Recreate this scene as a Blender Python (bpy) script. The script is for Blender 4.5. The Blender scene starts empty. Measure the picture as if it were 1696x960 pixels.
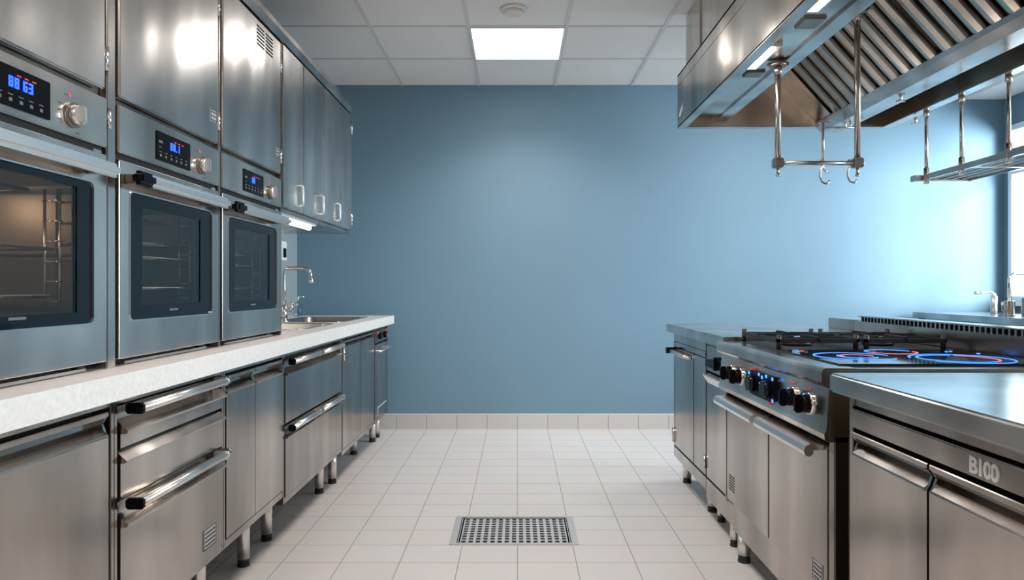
import bpy, bmesh, math, random
from mathutils import Vector, Matrix
random.seed(4)
C = bpy.context.scene.collection
PI = math.pi

# ------------------------------------------------------------------ materials
def newmat(name):
    m = bpy.data.materials.new(name); m.use_nodes = True
    nt = m.node_tree
    return m, nt, nt.nodes['Principled BSDF']

def simple(name, col, rough=.5, metal=0., noise=0., nscale=20., bump=0., spec=.5, coat=0.):
    m, nt, b = newmat(name)
    b.inputs['Base Color'].default_value = (*col, 1)
    b.inputs['Roughness'].default_value = rough
    b.inputs['Metallic'].default_value = metal
    b.inputs['Specular IOR Level'].default_value = spec
    b.inputs['Coat Weight'].default_value = coat
    if noise or bump:
        tc = nt.nodes.new('ShaderNodeTexCoord'); n = nt.nodes.new('ShaderNodeTexNoise')
        n.inputs['Scale'].default_value = nscale; n.inputs['Detail'].default_value = 6
        nt.links.new(tc.outputs['Object'], n.inputs['Vector'])
        if noise:
            r = nt.nodes.new('ShaderNodeValToRGB')
            r.color_ramp.elements[0].position = .3; r.color_ramp.elements[1].position = .7
            r.color_ramp.elements[0].color = (*[c * (1 - noise) for c in col], 1)
            r.color_ramp.elements[1].color = (*[min(1, c * (1 + noise * .5)) for c in col], 1)
            nt.links.new(n.outputs['Fac'], r.inputs['Fac']); nt.links.new(r.outputs['Color'], b.inputs['Base Color'])
        if bump:
            bp = nt.nodes.new('ShaderNodeBump'); bp.inputs['Strength'].default_value = bump; bp.inputs['Distance'].default_value = .002
            nt.links.new(n.outputs['Fac'], bp.inputs['Height']); nt.links.new(bp.outputs['Normal'], b.inputs['Normal'])
    return m

def steel(name, col=(.45, .405, .37), rough=.20, wave=.75, smudge_sheen=.06, grain='x'):
    """brushed stainless sheet: upright brushing (for sheets facing x), slow waviness of the sheet, uneven polish and reflection streaks painted into the colour"""
    m, nt, b = newmat(name)
    L = nt.links.new
    geo = nt.nodes.new('ShaderNodeNewGeometry')
    b.inputs['Base Color'].default_value = (*col, 1)
    b.inputs['Metallic'].default_value = 1
    def noise(scale3, sc, det):
        mp = nt.nodes.new('ShaderNodeMapping'); mp.inputs['Scale'].default_value = scale3
        L(geo.outputs['Position'], mp.inputs['Vector'])
        n = nt.nodes.new('ShaderNodeTexNoise'); n.inputs['Scale'].default_value = sc; n.inputs['Detail'].default_value = det
        n.inputs['Roughness'].default_value = .45
        L(mp.outputs['Vector'], n.inputs['Vector']); return n
    up = (1, 1, .28) if grain == 'x' else (1, 1, 1)
    b.inputs['Roughness'].default_value = rough
    sm = noise((1, 1, .22) if grain == 'x' else (1, 1, 1), 4.5, 4)
    cr = nt.nodes.new('ShaderNodeValToRGB')  # light and dark streaks in the base colour imitate reflections on the sheet
    cr.color_ramp.elements[0].position = .32; cr.color_ramp.elements[0].color = (*[c * .66 for c in col], 1)
    cr.color_ramp.elements[1].position = .68; cr.color_ramp.elements[1].color = (*[min(1, c * 1.28) for c in col], 1)
    L(sm.outputs['Fac'], cr.inputs['Fac']); L(cr.outputs['Color'], b.inputs['Base Color'])
    slow = noise(up, 2.4, 0); mid = noise(up, 7, 0)
    ad = nt.nodes.new('ShaderNodeMath'); ad.operation = 'MULTIPLY_ADD'; ad.inputs[1].default_value = .16
    L(mid.outputs['Fac'], ad.inputs[0]); L(slow.outputs['Fac'], ad.inputs[2])
    b1 = nt.nodes.new('ShaderNodeBump'); b1.inputs['Strength'].default_value = wave; b1.inputs['Distance'].default_value = .035
    L(ad.outputs[0], b1.inputs['Height'])
    L(b1.outputs['Normal'], b.inputs['Normal'])
    return m

def emis(name, col, s):
    m, nt, b = newmat(name)
    b.inputs['Base Color'].default_value = (*[min(1, c) for c in col], 1)
    b.inputs['Emission Color'].default_value = (*col, 1)
    b.inputs['Emission Strength'].default_value = s
    return m

def pane_glass(name, tint, gloss_rough=.02, ior=1.5):
    m = bpy.data.materials.new(name); m.use_nodes = True; nt = m.node_tree
    for n in list(nt.nodes): nt.nodes.remove(n)
    out = nt.nodes.new('ShaderNodeOutputMaterial'); mix = nt.nodes.new('ShaderNodeMixShader')
    tr = nt.nodes.new('ShaderNodeBsdfTransparent'); gl = nt.nodes.new('ShaderNodeBsdfGlossy'); lw = nt.nodes.new('ShaderNodeLayerWeight')
    tr.inputs['Color'].default_value = (*tint, 1); gl.inputs['Roughness'].default_value = gloss_rough
    lw.inputs['Blend'].default_value = .5
    pw = nt.nodes.new('ShaderNodeMath'); pw.operation = 'POWER'; pw.inputs[1].default_value = 4.5
    fr = nt.nodes.new('ShaderNodeMapRange'); fr.inputs['To Min'].default_value = .03 * ior / 1.5; fr.inputs['To Max'].default_value = .7
    nt.links.new(lw.outputs['Facing'], pw.inputs[0]); nt.links.new(pw.outputs[0], fr.inputs['Value'])
    nt.links.new(fr.outputs['Result'], mix.inputs['Fac']); nt.links.new(tr.outputs['BSDF'], mix.inputs[1]); nt.links.new(gl.outputs['BSDF'], mix.inputs[2])
    nt.links.new(mix.outputs['Shader'], out.inputs['Surface'])
    return m

def tile_mat(name, c1, c2, grout, w, h, off, plane='XY', mortar=.0045, rough=.33):
    m, nt, b = newmat(name); L = nt.links.new
    geo = nt.nodes.new('ShaderNodeNewGeometry'); sep = nt.nodes.new('ShaderNodeSeparateXYZ'); cmb = nt.nodes.new('ShaderNodeCombineXYZ')
    L(geo.outputs['Position'], sep.inputs['Vector'])
    a, c = plane
    for k, ax in enumerate((a, c)):
        ad = nt.nodes.new('ShaderNodeMath'); ad.operation = 'ADD'; ad.inputs[1].default_value = off[k]
        L(sep.outputs[ax], ad.inputs[0]); L(ad.outputs[0], cmb.inputs[k])
    br = nt.nodes.new('ShaderNodeTexBrick'); br.offset = 0; br.squash = 1
    br.inputs['Scale'].default_value = 1; br.inputs['Brick Width'].default_value = w; br.inputs['Row Height'].default_value = h
    br.inputs['Mortar Size'].default_value = mortar / 2; br.inputs['Mortar Smooth'].default_value = .1; br.inputs['Bias'].default_value = 0
    br.inputs['Color1'].default_value = (*c1, 1); br.inputs['Color2'].default_value = (*c2, 1); br.inputs['Mortar'].default_value = (*grout, 1)
    L(cmb.outputs[0], br.inputs['Vector'])
    n = nt.nodes.new('ShaderNodeTexNoise'); n.inputs['Scale'].default_value = 5; n.inputs['Detail'].default_value = 5
    L(geo.outputs['Position'], n.inputs['Vector'])
    mx = nt.nodes.new('ShaderNodeMix'); mx.data_type = 'RGBA'; mx.blend_type = 'MULTIPLY'; mx.inputs['Factor'].default_value = .12
    L(br.outputs['Color'], mx.inputs['A']); L(n.outputs['Color'], mx.inputs['B']); L(mx.outputs['Result'], b.inputs['Base Color'])
    mr = nt.nodes.new('ShaderNodeMapRange'); mr.inputs['To Min'].default_value = rough; mr.inputs['To Max'].default_value = .8
    L(br.outputs['Fac'], mr.inputs['Value']); L(mr.outputs['Result'], b.inputs['Roughness'])
    bp = nt.nodes.new('ShaderNodeBump'); bp.invert = True; bp.inputs['Strength'].default_value = .6; bp.inputs['Distance'].default_value = .002
    L(br.outputs['Fac'], bp.inputs['Height']); L(bp.outputs['Normal'], b.inputs['Normal'])
    return m

M = dict(
    steel=steel('brushed_steel'),
    steel_up=steel('polished_sheet_steel', (.68, .63, .59), .22, 1.0, .06),
    steel_oven=steel('oven_front_steel', (.68, .59, .52), .21, .9, .06),
    steel_hood=steel('hood_steel', (.58, .52, .46), .20, 1.0, .06),
    steel_smooth=steel('satin_steel', (.57, .52, .48), .22, .15, .05),
    steel_top=steel('worktop_steel', (.58, .56, .54), .22, .12, .04, 'z'),
    steel_dull=simple('dull_steel', (.60, .59, .58), .5, 1.),
    steel_dark=steel('smoked_steel', (.24, .21, .18), .34, .3, .1),
    chrome=simple('chrome', (.70, .68, .66), .14, 1.),
    handle=simple('handle_steel', (.76, .73, .70), .30, 1.),
    rod=simple('rod_steel', (.46, .42, .38), .26, 1.),
    black=simple('black_plastic', (.004, .004, .005), .25, spec=.06),
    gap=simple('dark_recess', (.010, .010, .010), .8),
    rubber=simple('black_rubber', (.02, .02, .02), .7),
    iron=simple('cast_iron', (.022, .020, .019), .45, .3, bump=.3, nscale=120),
    blackglass=simple('black_glass', (.004, .007, .010), .05, 0, spec=.22),
    ceramic=simple('ceramic_hob_glass', (.008, .009, .014), .06, 0, spec=.6),
    ovenglass=pane_glass('tinted_oven_glass', (.85, .82, .78)),
    ovenglass_haze=pane_glass('hazed_oven_glass', (.70, .71, .72), .04, 2.2),  # greyer tint imitates the haze in the less lit ovens
    cavity=simple('oven_enamel', (.10, .085, .07), .35),
    cavity_dim=simple('oven_enamel_dim', (.13, .13, .13), .45),  # grey copy of the enamel, painted for the less lit ovens
    wire=simple('rack_wire', (.75, .68, .60), .22, 1.),
    blue=simple('blue_wall_paint', (.14, .235, .305), .55, noise=.03, nscale=1.5),
    white_wall=simple('white_wall_paint', (.42, .36, .30), .6),
    side_wall=simple('grey_splashback_paint', (.27, .31, .33), .45),
    ceiling=simple('ceiling_tile', (.80, .78, .76), .9, noise=.03, nscale=60),
    tbar=simple('ceiling_bar', (.66, .65, .64), .5),
    quartz=simple('pale_quartz', (.68, .64, .60), .30, noise=.10, nscale=90),
    plastic=simple('white_plastic', (.75, .74, .72), .4),
    cream=simple('cream_label', (.62, .60, .57), .5),
    ink=simple('dark_ink', (.05, .05, .05), .5),
    grey_ink=simple('pale_print', (.10, .105, .11), .5),
    badge=simple('badge_enamel', (.66, .64, .62), .4),
    frame_white=simple('window_frame_white', (.72, .80, .84), .35),
    brass=simple('brass_edge', (.42, .34, .22), .3, 1.),
    led=emis('ceiling_panel_light', (1., .97, .93), 6),
    tube=emis('tube_light', (1., .97, .92), 7),
    hoodlamp=emis('hood_lamp_light', (1., .95, .86), 16),
    ovenlamp=emis('oven_lamp_light', (1., .66, .38), 14),
    digit=emis('blue_display_light', (.015, .07, 1.), 3.2),
    redled=emis('red_display_light', (.7, .05, .03), .3),
    blueled=emis('blue_indicator_light', (.03, .16, 1.), 4),
    ring=emis('blue_heat_ring', (.02, .16, 1.), 2.6),
    ringred=emis('red_heat_ring', (1., .22, .12), .5),
    floor=tile_mat('floor_tile', (.66, .635, .62), (.635, .61, .595), (.36, .33, .32), .237, .187, (2.37, 10 * .187 - 2.968)),
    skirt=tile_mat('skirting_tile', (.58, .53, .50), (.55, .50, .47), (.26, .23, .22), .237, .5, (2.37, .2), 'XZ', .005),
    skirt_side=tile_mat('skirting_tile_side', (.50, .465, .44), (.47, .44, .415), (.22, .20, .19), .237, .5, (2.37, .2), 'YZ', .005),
)

# ------------------------------------------------------------------ builders
ORG = {}
def thing(name, label, cat, loc, group=None):
    o = bpy.data.objects.new(name, None); C.objects.link(o); o.location = loc
    o.empty_display_size = .1
    o['label'] = label; o['category'] = cat
    if group: o['group'] = group
    ORG[o] = Vector(loc)
    return o
def tag(o, label, cat, group=None):
    o['label'] = label; o['category'] = cat
    if group: o['group'] = group
    return o

class MB:
    """collects shapes; x inputs are mapped to X0 + s*x so that one builder serves both sides of the aisle"""
    def __init__(self, X0=0., s=1):
        self.bm = bmesh.new(); self.X0 = X0; self.s = s
    def _p(self, x, y, z): return Vector((self.X0 + self.s * x, y, z))
    def box(self, x0, x1, y0, y1, z0, z1, bev=0., seg=2):
        a = self._p(x0, y0, z0); b = self._p(x1, y1, z1)
        lo = Vector([min(a[i], b[i]) for i in range(3)]); hi = Vector([max(a[i], b[i]) for i in range(3)])
        r = bmesh.ops.create_cube(self.bm, size=1)
        for v in r['verts']:
            v.co = Vector([lo[i] + (v.co[i] + .5) * (hi[i] - lo[i]) for i in range(3)])
        if bev:
            es = list({e for v in r['verts'] for e in v.link_edges})
            bmesh.ops.bevel(self.bm, geom=es, offset=bev, segments=seg, affect='EDGES', clamp_overlap=True)
        return self
    def prism(self, prof, y0, y1):
        """profile in (x,z) extruded along y"""
        A = [self.bm.verts.new(self._p(x, y0, z)) for x, z in prof]; B = [self.bm.verts.new(self._p(x, y1, z)) for x, z in prof]
        n = len(prof)
        self.bm.faces.new(A); self.bm.faces.new(B[::-1])
        for i in range(n): self.bm.faces.new((A[i], B[i], B[(i + 1) % n], A[(i + 1) % n]))
        return self
    def poly(self, pts, d):
        """planar polygon pts (3-D, already in world x) thickened by vector d"""
        A = [self.bm.verts.new(Vector(p)) for p in pts]; B = [self.bm.verts.new(Vector(p) + Vector(d)) for p in pts]
        n = len(pts)
        self.bm.faces.new(A); self.bm.faces.new(B[::-1])
        for i in range(n): self.bm.faces.new((A[i], B[i], B[(i + 1) % n], A[(i + 1) % n]))
        return self
    def cyl(self, p0, p1, r, r2=None, seg=20):
        a = self._p(*p0); b = self._p(*p1); d = b - a
        q = Vector((0, 0, 1)).rotation_difference(d.normalized())
        mtx = Matrix.Translation((a + b) / 2) @ q.to_matrix().to_4x4()
        rr = bmesh.ops.create_cone(self.bm, cap_ends=True, segments=seg, radius1=r, radius2=r if r2 is None else r2, depth=d.length, matrix=mtx)
        for f in {f for v in rr['verts'] for f in v.link_faces}:
            if len(f.verts) == 4: f.smooth = True
        return self
    def tube(self, pts, r, seg=12, closed=False):
        P = [self._p(*p) for p in pts]; rings = []; n = len(P)
        up = None
        for i, p in enumerate(P):
            if closed: t = (P[(i + 1) % n] - P[i - 1]).normalized()
            else: t = ((P[min(i + 1, n - 1)] - P[max(i - 1, 0)])).normalized()
            if up is None: up = t.orthogonal().normalized()
            up = (up - t * up.dot(t)).normalized(); w = t.cross(up)
            rings.append([self.bm.verts.new(p + (up * math.cos(2 * PI * k / seg) + w * math.sin(2 * PI * k / seg)) * r) for k in range(seg)])
        m = n if closed else n - 1
        for i in range(m):
            A, B = rings[i], rings[(i + 1) % n]
            for k in range(seg):
                f = self.bm.faces.new((A[k], A[(k + 1) % seg], B[(k + 1) % seg], B[k])); f.smooth = True
        if not closed:
            self.bm.faces.new(rings[0][::-1]); self.bm.faces.new(rings[-1])
        return self
    def lathe(self, prof, c, seg=28):
        """profile (r,z) around the vertical axis at c; closed by its own ends on the axis when r=0"""
        rings = []
        for r, z in prof:
            if r < 1e-6: rings.append([self.bm.verts.new(self._p(c[0], c[1], c[2] + z))])
            else: rings.append([self.bm.verts.new(self._p(c[0] + r * math.cos(2 * PI * k / seg), c[1] + r * math.sin(2 * PI * k / seg), c[2] + z)) for k in range(seg)])
        for A, B in zip(rings, rings[1:]):
            for k in range(seg):
                j = (k + 1) % seg
                vs = (A[k % len(A)], A[j % len(A)], B[j % len(B)], B[k % len(B)])
                vs = tuple(dict.fromkeys(vs))
                if len(vs) > 2:
                    f = self.bm.faces.new(vs); f.smooth = True
        return self
    def build(self, name, mat, parent=None, kind=None):
        bm = self.bm
        bmesh.ops.recalc_face_normals(bm, faces=bm.faces)
        o0 = ORG.get(parent, Vector()) if parent else Vector()
        if parent is None:
            pass
        else:
            bmesh.ops.translate(bm, verts=bm.verts, vec=-o0)
        me = bpy.data.meshes.new(name); bm.to_mesh(me); bm.free(); me.materials.append(mat)
        o = bpy.data.objects.new(name, me); C.objects.link(o)
        if parent is not None: o.parent = parent
        ORG[o] = o0
        if kind: o['kind'] = kind
        return o

def arc(cx, cz, r, a0, a1, n=8):
    return [(cx + r * math.cos(a0 + (a1 - a0) * i / n), cz + r * math.sin(a0 + (a1 - a0) * i / n)) for i in range(n + 1)]

def rrect(u0, u1, v0, v1, r, n=5):
    pts = []
    for cx, cy, a in ((u1 - r, v1 - r, 0), (u0 + r, v1 - r, PI / 2), (u0 + r, v0 + r, PI), (u1 - r, v0 + r, 3 * PI / 2)):
        pts += [(cx + r * math.cos(a + PI / 2 * i / n), cy + r * math.sin(a + PI / 2 * i / n)) for i in range(n + 1)]
    return pts

def plate_yz(mb, d0, d1, y0, y1, z0, z1, r=.01):
    """rounded plate standing in the y-z plane"""
    pts = rrect(y0, y1, z0, z1, r)
    mb.poly([tuple(mb._p(d0, y, z)) for y, z in pts], (mb.s * (d1 - d0), 0, 0)); return mb

def ring_plate_yz(mb, d0, d1, outer, inner, ro, ri):
    """rounded frame with a rounded hole in the y-z plane; outer/inner = (y0,y1,z0,z1)"""
    A = rrect(*outer, ro); B = rrect(*inner, ri); n = len(A); V = []
    for d in (d0, d1):
        V.append([mb.bm.verts.new(mb._p(d, y, z)) for y, z in A]); V.append([mb.bm.verts.new(mb._p(d, y, z)) for y, z in B])
    oa, ia, ob, ib = V
    for i in range(n):
        j = (i + 1) % n
        mb.bm.faces.new((oa[i], oa[j], ia[j], ia[i])); mb.bm.faces.new((ob[i], ib[i], ib[j], ob[j]))
        mb.bm.faces.new((oa[i], ob[i], ob[j], oa[j])); mb.bm.faces.new((ia[i], ia[j], ib[j], ib[i]))
    return mb

SEG = {'0': 'abcdef', '1': 'bc', '2': 'abged', '3': 'abgcd', '4': 'fgbc', '5': 'afgcd', '6': 'afgedc', '7': 'abc', '8': 'abcdefg', '9': 'abfgcd', 'E': 'afged', 'J': 'bcde'}
def digits(mb, d, text, y, z, h):
    """seven segment digits; y runs to the right as seen by the reader"""
    w = h * .56; t = h * .19
    for ch in text:
        if ch == ' ': y += w * .6; continue
        if ch == '.':
            mb.box(d, d + .001, y, y + t, z, z + t); y += t * 2; continue
        for sgm in SEG[ch]:
            a = {'a': (0, w, h - t, h), 'g': (0, w, h / 2 - t / 2, h / 2 + t / 2), 'd': (0, w, 0, t), 'f': (0, t, h / 2, h), 'b': (w - t, w, h / 2, h), 'e': (0, t, 0, h / 2), 'c': (w - t, w, 0, h / 2)}[sgm]
            mb.box(d, d + .001, y + a[0], y + a[1], z + a[2], z + a[3])
        y += w * 1.35

def leg(parent, X, Y, ztop, r=.019, name='leg'):
    """adjustable steel foot"""
    l = MB().cyl((X, Y, .03), (X, Y, ztop), r * 1.15).build(name, M['handle'], parent)
    MB().cyl((X, Y, .0), (X, Y, .010), r * 1.15, r * 1.1).cyl((X, Y, .009), (X, Y, .032), r * 1.05).build('foot', M['rubber'], l)
    return l

def nameplate(parent, X0, s, y0, y1, z0, z1, d=.0005, lines=4, name='rating_plate'):
    m = MB(X0, s); m.box(d - .0004, d + .001, y0, y1, z0, z1)
    o = m.build(name, M['steel_dull'], parent)
    m = MB(X0, s); w = y1 - y0; h = z1 - z0
    ring_plate_yz(m, d + .001, d + .0018, (y0, y1, z0, z1), (y0 + .003, y1 - .003, z0 + .003, z1 - .003), .002, .001)
    for k in range(lines):
        zz = z1 - h * (.22 + .6 * k / max(1, lines - 1))
        y = y0 + w * .12
        while y < y1 - w * .16:
            l = random.uniform(.06, .22) * w; m.box(d + .001, d + .0018, y, min(y + l, y1 - w * .1), zz - h * .045, zz + h * .045); y += l + w * .04
    m.build('printed_lines', M['ink'], o)
    return o

# scooped-handle door: bent lip, hollow and top flange
def scoop_door(parent, X0, s, y0, y1, zb, zt, zl=None, name='door', mat=None, slope=True, splits=()):
    mat = mat or M['steel']
    if zl is None: zl = zt - .055
    m = MB(X0, s)
    prof = [(-.048, zb), (-.003, zb), (0, zb + .003), (0, zl - .004), (.003, zl), (.001, zl + .004), (-.014, zl + .016), (-.034, zl + .022), (-.036, zt - .014), (-.004, zt - .014), (0, zt - .012), (0, zt - .002), (-.002, zt), (-.048, zt)]
    m.prism(prof, y0 + .008, y1 - .008)
    cheek = [(-.048, zb), (-.003, zb), (0, zb + .003), (0, zl), (-.006, zl + .010), (-.012, (zl + zt) / 2), (-.004, zt - .014), (0, zt - .010), (0, zt - .002), (-.002, zt), (-.048, zt)]
    m.prism(cheek, y0, y0 + .008); m.prism(cheek, y1 - .008, y1)
    return m.build(name, mat, parent)

def cabinet_shell(parent, X0, s, y0, y1, zb, zt, depth, post=.012, top=.02, bottom=.03, inner_top=None, name='body'):
    m = MB(X0, s)
    m.box(-.05, -depth, y0, y1, zb, inner_top or zt)                       # closed carcass
    m.box(-.05, -.003, y0, y0 + post, zb, zt, .002); m.box(-.05, -.003, y1 - post, y1, zb, zt, .002)
    m.box(-.05, -.003, y0 + post, y1 - post, zt - top, zt, .0015); m.box(-.05, -.003, y0 + post, y1 - post, zb, zb + bottom, .0015)
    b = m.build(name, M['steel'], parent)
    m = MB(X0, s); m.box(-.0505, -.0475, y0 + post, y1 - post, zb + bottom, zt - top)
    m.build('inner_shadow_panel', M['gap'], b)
    return b

def bar_handle(parent, X0, s, y0, y1, z, d=.035, r=.011, name='handle', cap=True, mat=None):
    m = MB(X0, s); m.cyl((d, y0, z), (d, y1, z), r)
    h = m.build(name, mat or M['handle'], parent)
    for y, mt in ((y0 - .004, M['black'] if cap else M['handle']), (y1 + .004, M['handle'])):
        MB(X0, s).box(-.003, d + r * .9, y - .009, y + .009, z - r * 1.1, z + r * 1.1, .004).build('end_bracket', mt, h)
    return h

def area(name, loc, rot, sx, sy, power, col, spread=PI):
    l = bpy.data.lights.new(name, 'AREA'); l.shape = 'RECTANGLE'; l.size = sx; l.size_y = sy; l.energy = power; l.color = col; l.spread = spread
    o = bpy.data.objects.new(name, l); C.objects.link(o); o.location = loc; o.rotation_euler = rot; return o

# ================================================================== SETTING
YW = 5.43; XL = -1.73; XR = 3.82; YN = -2.6; H = 2.7
def struct(name, mb, mat, **k):
    o = mb.build(name, mat, k.get('parent'));
    if not k.get('parent'): o['kind'] = 'structure'
    return o
# floor with a cut-out for the drain
def floor_mesh():
    m = MB(); dx0, dx1, dy0, dy1 = -.295, .265, 2.968, 3.342
    for a in ((XL - .1, XR + .1, YN - .1, dy0), (XL - .1, XR + .1, dy1, YW + .1), (XL - .1, dx0, dy0, dy1), (dx1, XR + .1, dy0, dy1)):
        m.box(a[0], a[1], a[2], a[3], -.08, 0)
    return m
struct('floor', floor_mesh(), M['floor'])
struct('ceiling', MB().box(XL - .1, XR + .1, YN - .1, YW + .1, H, H + .1), M['ceiling'])
struct('wall_far', MB().box(XL - .1, XR + .1, YW, YW + .1, 0, H), M['blue'])
struct('wall_left', MB().box(XL - .1, XL, YN, YW, 0, H), M['side_wall'])
struct('wall_near', MB().box(XL, XR, YN - .1, YN, 0, H), M['white_wall'])
# right wall with three window openings
wins = [(3.95, 5.36), (1.9, 3.35), (-.2, 1.25)]
m = MB(); WZ0, WZ1 = 1.0, 2.36
m.box(XR, XR + .1, YN, YW, 0, WZ0); m.box(XR, XR + .1, YN, YW, WZ1, H)
ys = [YN] + [v for w in reversed(wins) for v in w] + [YW]
for i in range(0, len(ys), 2): m.box(XR, XR + .1, ys[i], ys[i + 1], WZ0, WZ1)
struct('wall_right', m, M['blue'])
struct('warm_reflector', MB().box(XR - .004, XR, YN, 1.88, WZ1 + .01, H - .01).box(XR - .004, XR, YN, 3.9, .13, WZ0 - .04).box(XR - .004, XR, 1.27, 1.88, WZ0, WZ1).box(XR - .004, XR, 1.88, 3.9, WZ1 + .01, H - .01).box(XR - .004, XR, YN, -.22, WZ0, WZ1), M['white_wall'])  # unseen warm sheets added over the right wall for the steel to reflect
for i, (a, b) in enumerate(wins):
    m = MB(); t = .045
    m.box(XR - .02, XR + .08, a, a + t, WZ0, WZ1, .004); m.box(XR - .02, XR + .08, b - t, b, WZ0, WZ1, .004)
    m.box(XR - .02, XR + .08, a + t, b - t, WZ0, WZ0 + t, .004); m.box(XR - .02, XR + .08, a + t, b - t, WZ1 - t, WZ1, .004)
    m.box(XR - .01, XR + .06, a + t, b - t, 1.98, 2.02, .003)
    mid = (a + b) / 2; m.box(XR - .01, XR + .06, mid - .02, mid + .02, WZ0 + t, WZ1 - t, .003)
    m.box(XR - .06, XR, a - .02, min(b + .02, YW), WZ0 - .03, WZ0, .004)
    w = struct('window_%d' % (i + 1), m, M['frame_white'])
    MB().box(XR + .03, XR + .036, a + t, b - t, WZ0 + t, WZ1 - t).build('window_pane', pane_glass('clear_glass_%d' % i, (.96, .98, 1.)), w)
# baseboards
struct('baseboard_far', MB().box(XL, XR, YW - .012, YW, 0, .112), M['skirt'])
struct('trim_1', MB().box(XL, XR, YW - .014, YW, .112, .121, .002), M['cream'])
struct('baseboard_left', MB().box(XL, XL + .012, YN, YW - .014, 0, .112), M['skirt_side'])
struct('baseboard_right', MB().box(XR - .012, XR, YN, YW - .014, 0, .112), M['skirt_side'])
# ceiling bars
m = MB(); w = .012
xs = [x for x in [-1.5, -.9, -.3, .3, .9, 1.5, 2.1, 2.7, 3.3]]
for x in xs: m.box(x - w, x + w, YN, YW, H - .004, H + .001)
y = 4.215
yl = [4.81 - .595 * k for k in range(13)] + [5.405]
for yy in yl:
    if YN < yy < YW - .05: m.box(XL, XR, yy - w, yy + w, H - .0045, H + .001)
struct('trim_2', m, M['tbar'])
struct('trim_3', MB().box(3.5, XR, 3.0, YW, 2.585, H - .005, .003), M['ceiling'])
# ceiling light panels
panels = [(0, 4.81, 'bright square light panel in the ceiling over the far end of the aisle'),
          (0, 2.43, 'square light panel in the ceiling above the middle of the aisle'),
          (0, .05, 'square light panel in the ceiling above the near end of the aisle'),
          (1.8, 4.81, 'added square light panel hidden behind the hood duct, brightening the blue wall'),  # unseen panel, added to brighten the far wall and the cabinet door reflection
          (2.4 + .6, 2.43, 'square light panel in the ceiling on the window side of the hood'),
          (0, -1.735, 'square light panel in the ceiling by the near wall')]
for (x, y1, lab) in panels:
    y0 = y1 - .595
    t = thing('ceiling_light', lab, 'ceiling light', (x, (y0 + y1) / 2, H), 'recessed ceiling light panels')
    MB().box(x - .285, x + .285, y0 + .014, y1 - .014, H - .006, H - .001).build('diffuser', M['led'], t)
    m = MB()
    for a in ((x - .297, x - .284, y0 + .002, y1 - .002), (x + .284, x + .297, y0 + .002, y1 - .002), (x - .284, x + .284, y0 + .002, y0 + .014), (x - .284, x + .284, y1 - .014, y1 - .002)):
        m.box(*a, H - .010, H - .0005)
    m.build('frame', M['plastic'], t)
    area('ceiling_panel_lamp', (x, (y0 + y1) / 2, H - .02), (0, 0, 0), .55, .55, 17 if x == 0 else 8, (1., .91, .85), 2.3)
# smoke detector
sx, sy = -.02, 3.95
t = thing('smoke_detector', 'round white smoke detector on the ceiling near the light panel', 'smoke detector', (sx, sy, H))
MB().lathe([(0, 0), (.075, 0), (.078, -.008), (.074, -.016), (.0, -.016)], (sx, sy, H)).build('base', M['plastic'], t)
MB().lathe([(.0, -.016), (.058, -.016), (.056, -.030), (.040, -.040), (0, -.042)], (sx, sy, H)).build('cap', M['plastic'], t)

# floor drain
dx0, dx1, dy0, dy1 = -.295, .265, 2.968, 3.342
t = thing('floor_drain', 'rectangular steel floor drain with slotted grate sunk in the tiles', 'floor drain', (-.015, 3.155, 0))
m = MB()
m.box(dx0, dx0 + .030, dy0, dy1, -.03, .003, .001); m.box(dx1 - .030, dx1, dy0, dy1, -.03, .003, .001)
m.box(dx0 + .030, dx1 - .030, dy0, dy0 + .022, -.03, .003, .001); m.box(dx0 + .030, dx1 - .030, dy1 - .022, dy1, -.03, .003, .001)
m.build('frame', M['steel_dull'], t)
MB().box(dx0, dx1, dy0, dy1, -.079, -.028).build('channel', M['gap'], t)
m = MB(); gx0, gx1, gy0, gy1 = dx0 + .034, dx1 - .034, dy0 + .026, dy1 - .026
ncol, nrow = 15, 10; pw = (gx1 - gx0 - .02) / ncol; ph = (gy1 - gy0 - .01) / nrow
m.box(gx0, gx0 + .010, gy0, gy1, -.006, 0); m.box(gx1 - .010, gx1, gy0, gy1, -.006, 0)
m.box(gx0, gx1, gy0, gy0 + .005, -.006, 0); m.box(gx0, gx1, gy1 - .005, gy1, -.006, 0)
for i in range(ncol + 1):
    x = gx0 + .010 + i * pw; m.box(x - .0065, x + .0065, gy0, gy1, -.006, 0)
for j in range(1, nrow):
    y = gy0 + .005 + j * ph; m.box(gx0, gx1, y - .005, y + .005, -.0062, -.0004)
m.build('grate', M['steel_dull'], t)

# ================================================================== LEFT SIDE
FX = -.97                                     # front plane of the base units
ZT = .84
def base_unit(name, label, cat, y0, y1, zb, feet, grp='stainless base units under the pale worktop'):
    t = thing(name, label, cat, (FX - .3, (y0 + y1) / 2, 0), grp)
    cabinet_shell(t, FX, 1, y0, y1, zb, ZT, .70, inner_top=.725 if y0 > 2.8 else None, post=.014, top=.022, bottom=.028)
    for (x, y) in feet: leg(t, x, y, zb + .002, .021)
    return t
# unit 1: two wide doors (only the far one in view)
t = base_unit('base_cabinet', 'wide steel base cabinet with scooped door pull, nearest one on the oven side', 'cabinet', .64, 1.668, .2, [(-1.1, .72), (-1.1, 1.6), (-1.6, .72), (-1.6, 1.6)])
scoop_door(t, FX, 1, .658, 1.148, .232, .808, .752); scoop_door(t, FX, 1, 1.153, 1.640, .232, .808, .752)
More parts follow.
